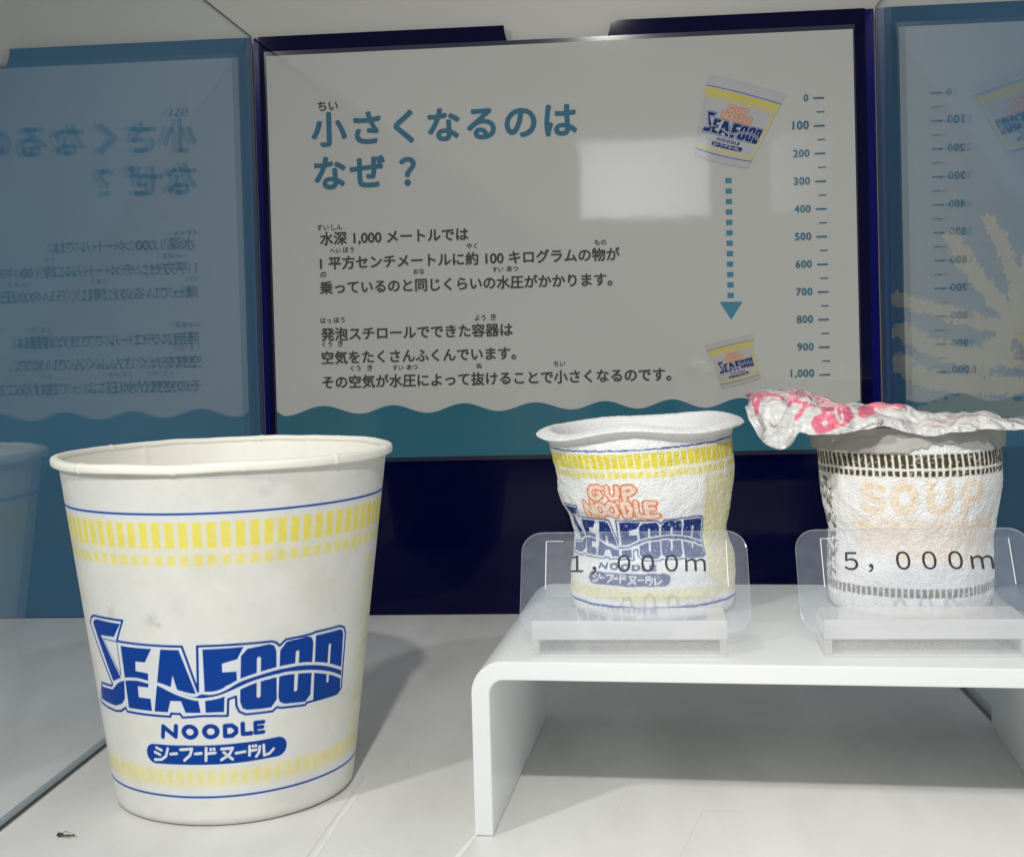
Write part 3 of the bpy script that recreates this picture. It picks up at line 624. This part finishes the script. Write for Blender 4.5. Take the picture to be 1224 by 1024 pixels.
pf = smooth_line(np.array([(.0300, .0567), (.0311, .0578), (.0324, .0584), (.0336, .0588), (.0343, .0593), (.0336, .0599), (.0322, .0605), (.0307, .0609), (.0295, .0606), (.0286, .0594), (.0276, .0560), (.0262, .0500), (.0240, .0400), (.0215, .0300), (.0195, .0200), (.0100, .0180), (.0001, .0180)]), 6)
thr = np.linspace(-math.pi, math.pi, 641)[:-1]; T, _ = np.meshgrid(thr, pf[:, 0])
P = np.stack([pf[:, :1] * np.sin(T), -pf[:, :1] * np.cos(T), pf[:, 1:] + 0 * T], -1).reshape(-1, 3)
n = bead(P) ; lw = sm(pf[:, 1:], .054, .058) + 0 * T
Rn = P[:, 2] * 0 + np.repeat(pf[:, 0], len(thr)) + n * .00040 * np.minimum(1, np.repeat(pf[:, 0], len(thr)) / .02)
Tr = T.ravel(); wav = lw.ravel() * (.0026 * np.exp(-((Tr + .12) / .55) ** 2) + .0008 * np.exp(-((np.abs(Tr) - 1.9) / .5) ** 2) + .0003 * np.cos(5 * Tr + 1) - .0005)
Zr = P[:, 2] + n * .00032 + wav + P[:, 2] / .059 * (.048 * Rn * np.sin(Tr) - .03 * Rn * np.cos(Tr))
raw('rim', np.stack([-.0030 + Rn * np.sin(Tr), -Rn * np.cos(Tr), Zr], 1), grid_faces(len(pf), 640, True), plain_m, c2, True, np.tile(np.array((.87, .868, .855)), (len(Zr), 1)))

def col3(th, z, P, n):
    w = fbm(P, 700, 2) - .5; zz = z + .45 * w; t2 = th + .010 * w
    C = np.tile(np.array((.88, .88, .875)), (len(th), 1)); BR = (.060, .042, .006)
    C = over(C, .30 * cov(np.maximum(43.6 - zz, zz - 51.6), 1.0), (.80, .74, .55))
    C = over(C, cov(bars(t2 * 29 / 42, zz, 46.9, 51.2, 86 * 42 / 29, .70, .2), .3), BR)
    C = over(C, cov(bars(t2 * 29 / 42, zz, 44.3, 46.1, 86 * 42 / 29, .68, .2), .3), BR)
    C = over(C, .85 * cov(bars(t2 * 29 / 42, zz, 6.6, 9.4, 86 * 42 / 29, .72, .2), .4), (.10, .085, .03))
    P2 = np.stack([t2 * 29, zz], 1); d = np.full(len(th), 1e9)
    def s(pts, ox): return np.minimum(d, line_d(P2, smooth_line(np.array([(ox + x, 32.6 + y) for x, y in pts], float), 4)))
    S = [(3.0, 7.6), (1.0, 8.8), (-2.0, 8.4), (-2.6, 6.3), (0, 5.0), (2.6, 3.7), (2.2, 1.4), (-.8, .8), (-3.0, 2.0)]
    O = [(3.2 * math.cos(a), 4.9 + 3.9 * math.sin(a)) for a in np.linspace(0, 2 * math.pi, 13)]
    Uq = [(-3, 8.9), (-3, 4), (-2, 1.4), (0, .8), (2, 1.4), (3, 4), (3, 8.9)]
    Pq = [(-2.4, .6), (-2.4, 8.8), (1.4, 8.8), (3.0, 7.2), (2.4, 5.2), (0, 4.4), (-2.4, 4.2)]
    for pts, ox in ((S, -17.6), (O, -7.6), (Uq, 3.2), (Pq, 14.0)): d = s(pts, ox)
    wr = sm(wear(P), .40, .60)
    C = over(C, (.80 - .42 * wr) * cov(d - 1.45, .8), (.87, .66, .42))
    # rubbed-off band of colour below the word
    edge = 30.8 + 2.2 * (fbm(np.stack([t2 * 29, 0 * th, 0 * th], 1), .35, 3) - .5)
    band = cov(np.maximum(np.maximum(zz - edge, 17.5 + 12 * (fbm(P, 130, 3) - .5) - zz), np.abs(P2[:, 0] - 1) - 26 - 8 * (fbm(P + 31, 200, 3) - .5)), 3.0)
    C = over(C, band * (.25 + .45 * (1 - wr)), (.84, .64, .42))
    C = over(C, .5 * band * sm(fbm(P + 2, 300, 3), .5, .62), (.80, .66, .50))
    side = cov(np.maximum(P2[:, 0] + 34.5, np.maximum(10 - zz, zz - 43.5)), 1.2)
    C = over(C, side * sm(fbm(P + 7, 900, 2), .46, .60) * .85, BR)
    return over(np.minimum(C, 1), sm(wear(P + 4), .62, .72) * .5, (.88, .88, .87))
prof3 = [(0, .0, .0252), (.0047, .0004, .0261), (.0137, .0005, .0262), (.0193, .0005, .0261), (.022, .0006, .0260), (.0255, .0012, .0263), (.0313, .0011, .0274), (.0357, .0011, .0281), (.0395, .0011, .0287), (.0439, .0011, .0289), (.0472, .0010, .0290), (.052, .0005, .0293), (.0566, .0001, .0294)]
C3 = (.2742, -.2155, ZT)
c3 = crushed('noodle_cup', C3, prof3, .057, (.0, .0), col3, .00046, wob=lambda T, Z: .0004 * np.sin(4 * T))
tag(c3, 'small crushed white cup with brown bars under a crumpled pink printed lid', 'cup', 'noodle cups in the showcase')
# paper skirt of the lid round the top of the cup
skirt_m = mat('grey_lid_paper', (.42, .415, .385), .6, .2, vary=.08, vscale=120, bump=.3, bscale=260)
ths = np.linspace(-2.2, 2.2, 400); tt = np.linspace(0, 1, 26)
T, S = np.meshgrid(ths, tt)
n1d = np.stack([ths * 30, 0 * ths, 0 * ths], 1)
lowz = .0517 + .0026 * sm(ths, -.25, .1) * (1 - sm(ths, .75, .95)) + .0012 * (fbm(n1d, .5, 3) - .5) + .0009 * (ths > -.2) * (vnoise(n1d, 1.1) - .5)
Z = lowz[None, :] + (.0595 - lowz[None, :]) * S
R = .0301 + .0006 * S + .0002 * np.sin(7 * T) + .0012 * S * (fbm(np.stack([T.ravel() * 3, S.ravel() * 2, 0 * T.ravel()], 1), 1.6, 3).reshape(T.shape) - .5)
o = raw('lid_skirt', np.stack([.0003 + R * np.sin(T), -R * np.cos(T), Z], -1).reshape(-1, 3), grid_faces(26, 400), skirt_m, c3, True)
sd = o.modifiers.new('thickness', 'SOLIDIFY'); sd.thickness = .00025
# crumpled lid
lid_m = print_mat('crumpled_lid_paper', .33, .5, .12, 900, .0002)
_nt = lid_m.node_tree; _tc = tn(_nt, 'ShaderNodeTexCoord'); _b = _nt.nodes['Principled BSDF']; _prev = None
_nz = tn(_nt, 'ShaderNodeTexNoise'); _nz.inputs['Scale'].default_value = 160; _nz.inputs['Detail'].default_value = 3
_nt.links.new(_tc.outputs['Object'], _nz.inputs['Vector'])
_mx = tn(_nt, 'ShaderNodeMix', data_type='VECTOR'); _mx.inputs[0].default_value = .006
_nt.links.new(_tc.outputs['Object'], _mx.inputs[4]); _nt.links.new(_nz.outputs['Color'], _mx.inputs[5])
for sc_, wid_, dist_, st_ in ((62, .10, .0022, .60), (150, .10, .0010, .45), (420, .2, .0003, .15)):
    _v = tn(_nt, 'ShaderNodeTexVoronoi', feature='DISTANCE_TO_EDGE'); _v.inputs['Scale'].default_value = sc_; _nt.links.new(_mx.outputs[1], _v.inputs['Vector'])
    _r = tn(_nt, 'ShaderNodeMapRange'); _r.inputs[1].default_value = 0; _r.inputs[2].default_value = wid_ * 2.2; _r.inputs[3].default_value = 1; _r.inputs[4].default_value = 0
    _nt.links.new(_v.outputs[0], _r.inputs[0])
    _bp = tn(_nt, 'ShaderNodeBump'); _bp.inputs['Strength'].default_value = st_; _bp.inputs['Distance'].default_value = dist_
    _nt.links.new(_r.outputs[0], _bp.inputs['Height'])
    if _prev: _nt.links.new(_prev.outputs[0], _bp.inputs['Normal'])
    _prev = _bp
_nt.links.new(_prev.outputs[0], _b.inputs['Normal'])
zf = np.array([(.2203, .1160), (.2215, .1115), (.2256, .1052), (.2306, .1034), (.2343, .1051), (.2364, .1078), (.2406, .1073), (.2493, .1072), (.2567, .1086), (.2629, .1093), (.269, .1077), (.2751, .1066), (.2836, .1067), (.2934, .1073), (.3016, .1080), (.3080, .1080)])
ztp = np.array([(.2203, .1175), (.2229, .1193), (.2300, .1198), (.2372, .1197), (.2446, .1186), (.252, .1164), (.2618, .1160), (.2691, .1146), (.2764, .1114), (.2850, .1110), (.2959, .1109), (.3017, .1092), (.308, .1086)])
nu, nv = 380, 200
u = np.linspace(.2203, .3080, nu); v = np.linspace(0, 1, nv)
Ug, Vg = np.meshgrid(u, v)
a = np.interp(u, smooth_line(zf, 4)[:, 0], smooth_line(zf, 4)[:, 1]); a = a + .0011 * (fbm(np.stack([u * 1000, 0 * u, 0 * u], 1), .30, 3) - .5); bz = np.interp(u, smooth_line(ztp, 4)[:, 0], smooth_line(ztp, 4)[:, 1])
yf = -.2490 + .0035 * np.abs((u - .268) / .045) ** 2 + .0008 * np.sin(u * 700)
f = np.sin(np.clip(Vg / .30, 0, 1) * math.pi / 2) ** .8
Zl = a[None] + (bz - a)[None] * f - np.clip(Vg - .3, 0, 1) * .0045
Yl = yf[None] + (.064 - .010 * np.abs((u - .264) / .044)[None] ** 3) * (Vg ** 1.35)
Xl = Ug + .0030 * sm(-Ug, -.226, -.220) * Vg * 2
Pl = np.stack([Xl, Yl, Zl * 1.5], -1).reshape(-1, 3)
rg = 1 - np.abs(2 * fbm(Pl, 70, 2) - 1) * 2.2; rg2 = 1 - np.abs(2 * fbm(Pl + 11, 190, 2) - 1) * 2.2
Pf = np.stack([Xl.ravel(), (Yl + 1.3 * Zl).ravel()], 1); Pf = Pf + .0022 * (np.stack([vnoise(Pl, 120), vnoise(Pl + 7, 120)], 1) - .5)
def rot2(p, a, st): return np.stack([p[:, 0] * math.cos(a) + p[:, 1] * math.sin(a), (-p[:, 0] * math.sin(a) + p[:, 1] * math.cos(a)) * st], 1)
disp = (.0040 * (facet(rot2(Pf, .5, .55), 75, 3) - .5) + .0024 * (facet(rot2(Pf, -.7, .45) + .01, 150, 5) - .5) + .0007 * (facet(rot2(Pf, 1.1, .5) + .03, 330, 8) - .5)).reshape(nv, nu)
damp = .55 + .45 * sm(Vg, .02, .2)
Zl = Zl + disp * damp; Yl = Yl - disp * 1.1 * (1 - sm(Vg, .2, .5))
iu = np.clip(np.searchsorted(u, Xl.ravel()), 0, nu - 1)
# artwork, laid out on the front fold in the units of a 1224 wide sketch (7.2 per mm/4)
ax = (Xl.ravel() - .2204) / .000246 * 7.2 + (893 - 890) * 7.2
ay = (478 - 460) * 7.2 - (Zl.ravel() - .1186) / .000258 * 7.2
Pa = np.stack([ax, ay], 1)
pd = np.full(len(Pa), 1e9)
for pts, r in (([(115, 270), (105, 190), (130, 130), (230, 112), (330, 118), (370, 150)], 10), ([(118, 240), (130, 190), (190, 140)], 20), ([(420, 195), (455, 165), (520, 172), (565, 182)], 15),
               ([(548, 195), (505, 260), (462, 300)], 20), ([(360, 70), (430, 95), (480, 112)], 6), ([(390, 165), (470, 110), (545, 72)], 6), ([(440, 150), (540, 130), (600, 92), (680, 162)], 6), ([(430, 62), (520, 60), (610, 64)], 5), ([(150, 95), (250, 72), (340, 62)], 5),
               ([(700, 120), (800, 150), (900, 170)], 4), ([(620, 110), (720, 160), (860, 190)], 4), ([(730, 90), (830, 130)], 4), ([(1050, 250), (1180, 222), (1330, 210), (1450, 235)], 17), ([(1040, 285), (1100, 265), (1170, 255)], 24), ([(200, 150), (260, 140), (330, 150)], 5), ([(640, 230), (690, 180), (760, 190)], 7), ([(560, 230), (600, 195), (650, 210)], 6), ([(770, 195), (850, 205), (950, 200)], 7), ([(1230, 245), (1300, 235), (1400, 262)], 5), ([(480, 120), (560, 110), (620, 150)], 7)):
    pd = np.minimum(pd, line_d(Pa, smooth_line(pts)) - r)
blob = poly_sd(Pa, [(595, 350), (625, 300), (705, 270), (700, 225), (840, 222), (960, 228), (972, 300), (870, 352), (700, 425), (625, 415)]) - 8
hole = np.minimum(line_d(Pa, [(715, 350)]) - 24, line_d(Pa, smooth_line([(818, 225), (822, 300), (845, 335), (866, 300), (868, 225)])) - 9)
hole = np.minimum(hole, line_d(Pa, [(512, 212)]) - 14)
hole = np.minimum(hole, np.minimum(line_d(Pa, [(150, 215), (185, 160)]) - 6, line_d(Pa, [(745, 262), (800, 262)]) - 8))
pd = np.maximum(np.minimum(pd, blob), -hole)
pd = pd + (vnoise(np.concatenate([Pa, 0 * Pa[:, :1]], 1), .03) - .5) * 10
Cl = np.tile(np.array((.63, .62, .605)), (len(Pa), 1))
Cl = over(Cl, .92 * cov(pd, 5), (.74, .13, .215))
# the far half carries rubbed print seen at a glancing angle
pt = np.stack([Xl.ravel() * 1000, Yl.ravel() * 1000, 0 * Xl.ravel()], 1)
rub = sm(fbm(pt, .30, 3), .50, .56) * (Vg.ravel() > .22) * sm(Xl.ravel(), .222, .228) * (1 - sm(Xl.ravel(), .262, .272))
Cl = over(Cl, .42 * rub, (.74, .30, .33))
rub = sm(fbm(pt + 40, .5, 3), .52, .58) * (Vg.ravel() > .1) * sm(Xl.ravel(), .270, .275) * (1 - sm(Xl.ravel(), .288, .294))
Cl = over(Cl, .35 * rub, (.70, .42, .38))
o = raw('lid', np.stack([Xl - C3[0], Yl - C3[1], Zl - C3[2]], -1).reshape(-1, 3), grid_faces(nv, nu), lid_m, c3, True, Cl)
sd = o.modifiers.new('thickness', 'SOLIDIFY'); sd.thickness = .00012; sd.offset = -1

# ================================================================== DEPTH LABELS
plate_m = glass_mat('frosted_acrylic_plate', (.97, .975, .98), .15, .035, milk=.058, milkcol=(.68, .75, .95))
block_m = glass_mat('milky_acrylic_block', (.97, .97, .97), .08, .04, milk=.38, milkcol=(.88, .885, .89), var=.03)
tape_m = glass_mat('clear_tape', (.99, .99, .99), .25, .012, milk=.012, milkcol=(.85, .86, .9))
line_m = mat('bright_tape_edge', (.75, .78, .82), .4, .4)
black_m = mat('black_lettering', (.012, .012, .014), .5, .3)
rim_edge_m = glass_mat('polished_plate_edge', (.97, .98, 1), .2, .08, milk=.40, milkcol=(.9, .93, .97), var=.25)
def label(x0, y0, rz, s, label_text, tx0, tx1, dx):
    e = empty('depth_label', (x0, y0, ZT), rz)
    tag(e, label_text, 'label stand', 'depth labels in front of the crushed cups')
    w = .0545
    mb = MB()
    mb.box(0, w, 0, .0175, .0050, .0104); mb.box(0, .0022, .0004, .0171, .0009, .0050); mb.box(w - .0022, w, .0004, .0171, .0009, .0050)
    mb.box(.0022, w - .0022, .0150, .0168, .0009, .0050); mb.box(0, w, 0, .0175, .00005, .0009)
    mb.build('base', block_m, e, bevel=.0003)
    # leaning plate with rounded corners
    pw, ph, r, tk = .0668, .0314, .0062, .0010
    ol = arc(r, r, r, 2 * h, 3 * h, 8) + arc(pw - r, r, r, 3 * h, 4 * h, 8) + arc(pw - r, ph - r, r, 0, h, 8) + arc(r, ph - r, r, h, 2 * h, 8)
    lean = math.atan2(.0160, .0270)
    pm = bpy.data.objects.new('plate', None)
    mb = MB(); mb.prism(ol, 0, tk)
    V = np.array(mb.v); 
    def tilt(V): return np.stack([V[:, 0] - .0047 + dx, .0115 + V[:, 1] * math.cos(lean) + V[:, 2] * math.sin(lean), .0042 + V[:, 2] * math.cos(lean) - V[:, 1] * math.sin(lean)], 1)
    pl = raw('plate', tilt(V), mb.f, plate_m, e); pl.data.materials.append(rim_edge_m)
    for p in pl.data.polygons:
        if len(p.vertices) == 4: p.material_index = 1
    bvm = pl.modifiers.new('bevel', 'BEVEL'); bvm.width = .0002; bvm.segments = 2; bvm.limit_method = 'ANGLE'
    mb = MB(); mb.box(.0074, pw - .0060, -.00012, -.00003, .0110, .0285)
    raw('tape', tilt(np.array(mb.v)), mb.f, tape_m, pl)
    for bx in ((.0073, .0075, .0135, .0284), (pw - .0062, pw - .00600, .0140, .0280), (.0076, .0125, .0283, .02842)):
        mb = MB(); mb.box(bx[0], bx[1], -.0002, -.00005, bx[2], bx[3]); raw('tape_edge', tilt(np.array(mb.v)), mb.f, line_m, pl)
    mb = MB(); put_text(mb, s, tx0, tx1, .0178, .006, 1.0, -.0003)
    raw('depth_number', tilt(np.array(mb.v)), mb.f, black_m, pl)
label(.1558, -.2855, -.02, '１，０００ｍ', 'clear acrylic label stand reading 1,000m before the open crushed cup', .0148, .0545, 0)
label(.2365, -.2870, -.02, '５，０００ｍ', 'clear acrylic label stand reading 5,000m before the lidded crushed cup', .0135, .0555, 0)

# ================================================================== DEAD INSECT
ins = empty('insect', (.0195, -.2917, 0), .05)
tag(ins, 'tiny dead brown gnat lying on the shelf near the big cup', 'insect')
bug_m = mat('dark_insect_shell', (.035, .015, .008), .4, .4); leg_m = mat('thin_insect_leg', (.20, .13, .08), .5, .3)
mb = MB(); mb.tube([(-.0011, 0, .0006), (-.0007, 0, .0007), (0, 0, .0008), (.0006, .0001, .0006), (.0012, 0, .0004), (.0025, .0001, .0004), (.0037, .0003, .0005), (.0042, .0003, .0005)], [.0001, .0005, .0006, .0004, .00017, .00019, .00024, .0001], 10)
mb.build('body', bug_m, ins, smooth=True)
mb = MB()
for a, b, c in (((.0, .0003, .0006), (.0012, .0012, .0012), (.0020, .0024, .0004)), ((-.0002, -.0003, .0006), (.0014, -.0012, .0009), (.0036, -.0016, .0003)), ((-.0005, .0002, .0006), (-.0010, .0012, .0011), (-.0013, .0020, .0003)), ((.0002, .0003, .0006), (.0006, .0016, .0013), (.0008, .0030, .0003)), ((.0, -.0002, .0006), (.0025, -.0003, .0009), (.0052, -.0008, .0003))):
    mb.tube([a, b, c], .00007, 6)
mb.build('legs', leg_m, ins)
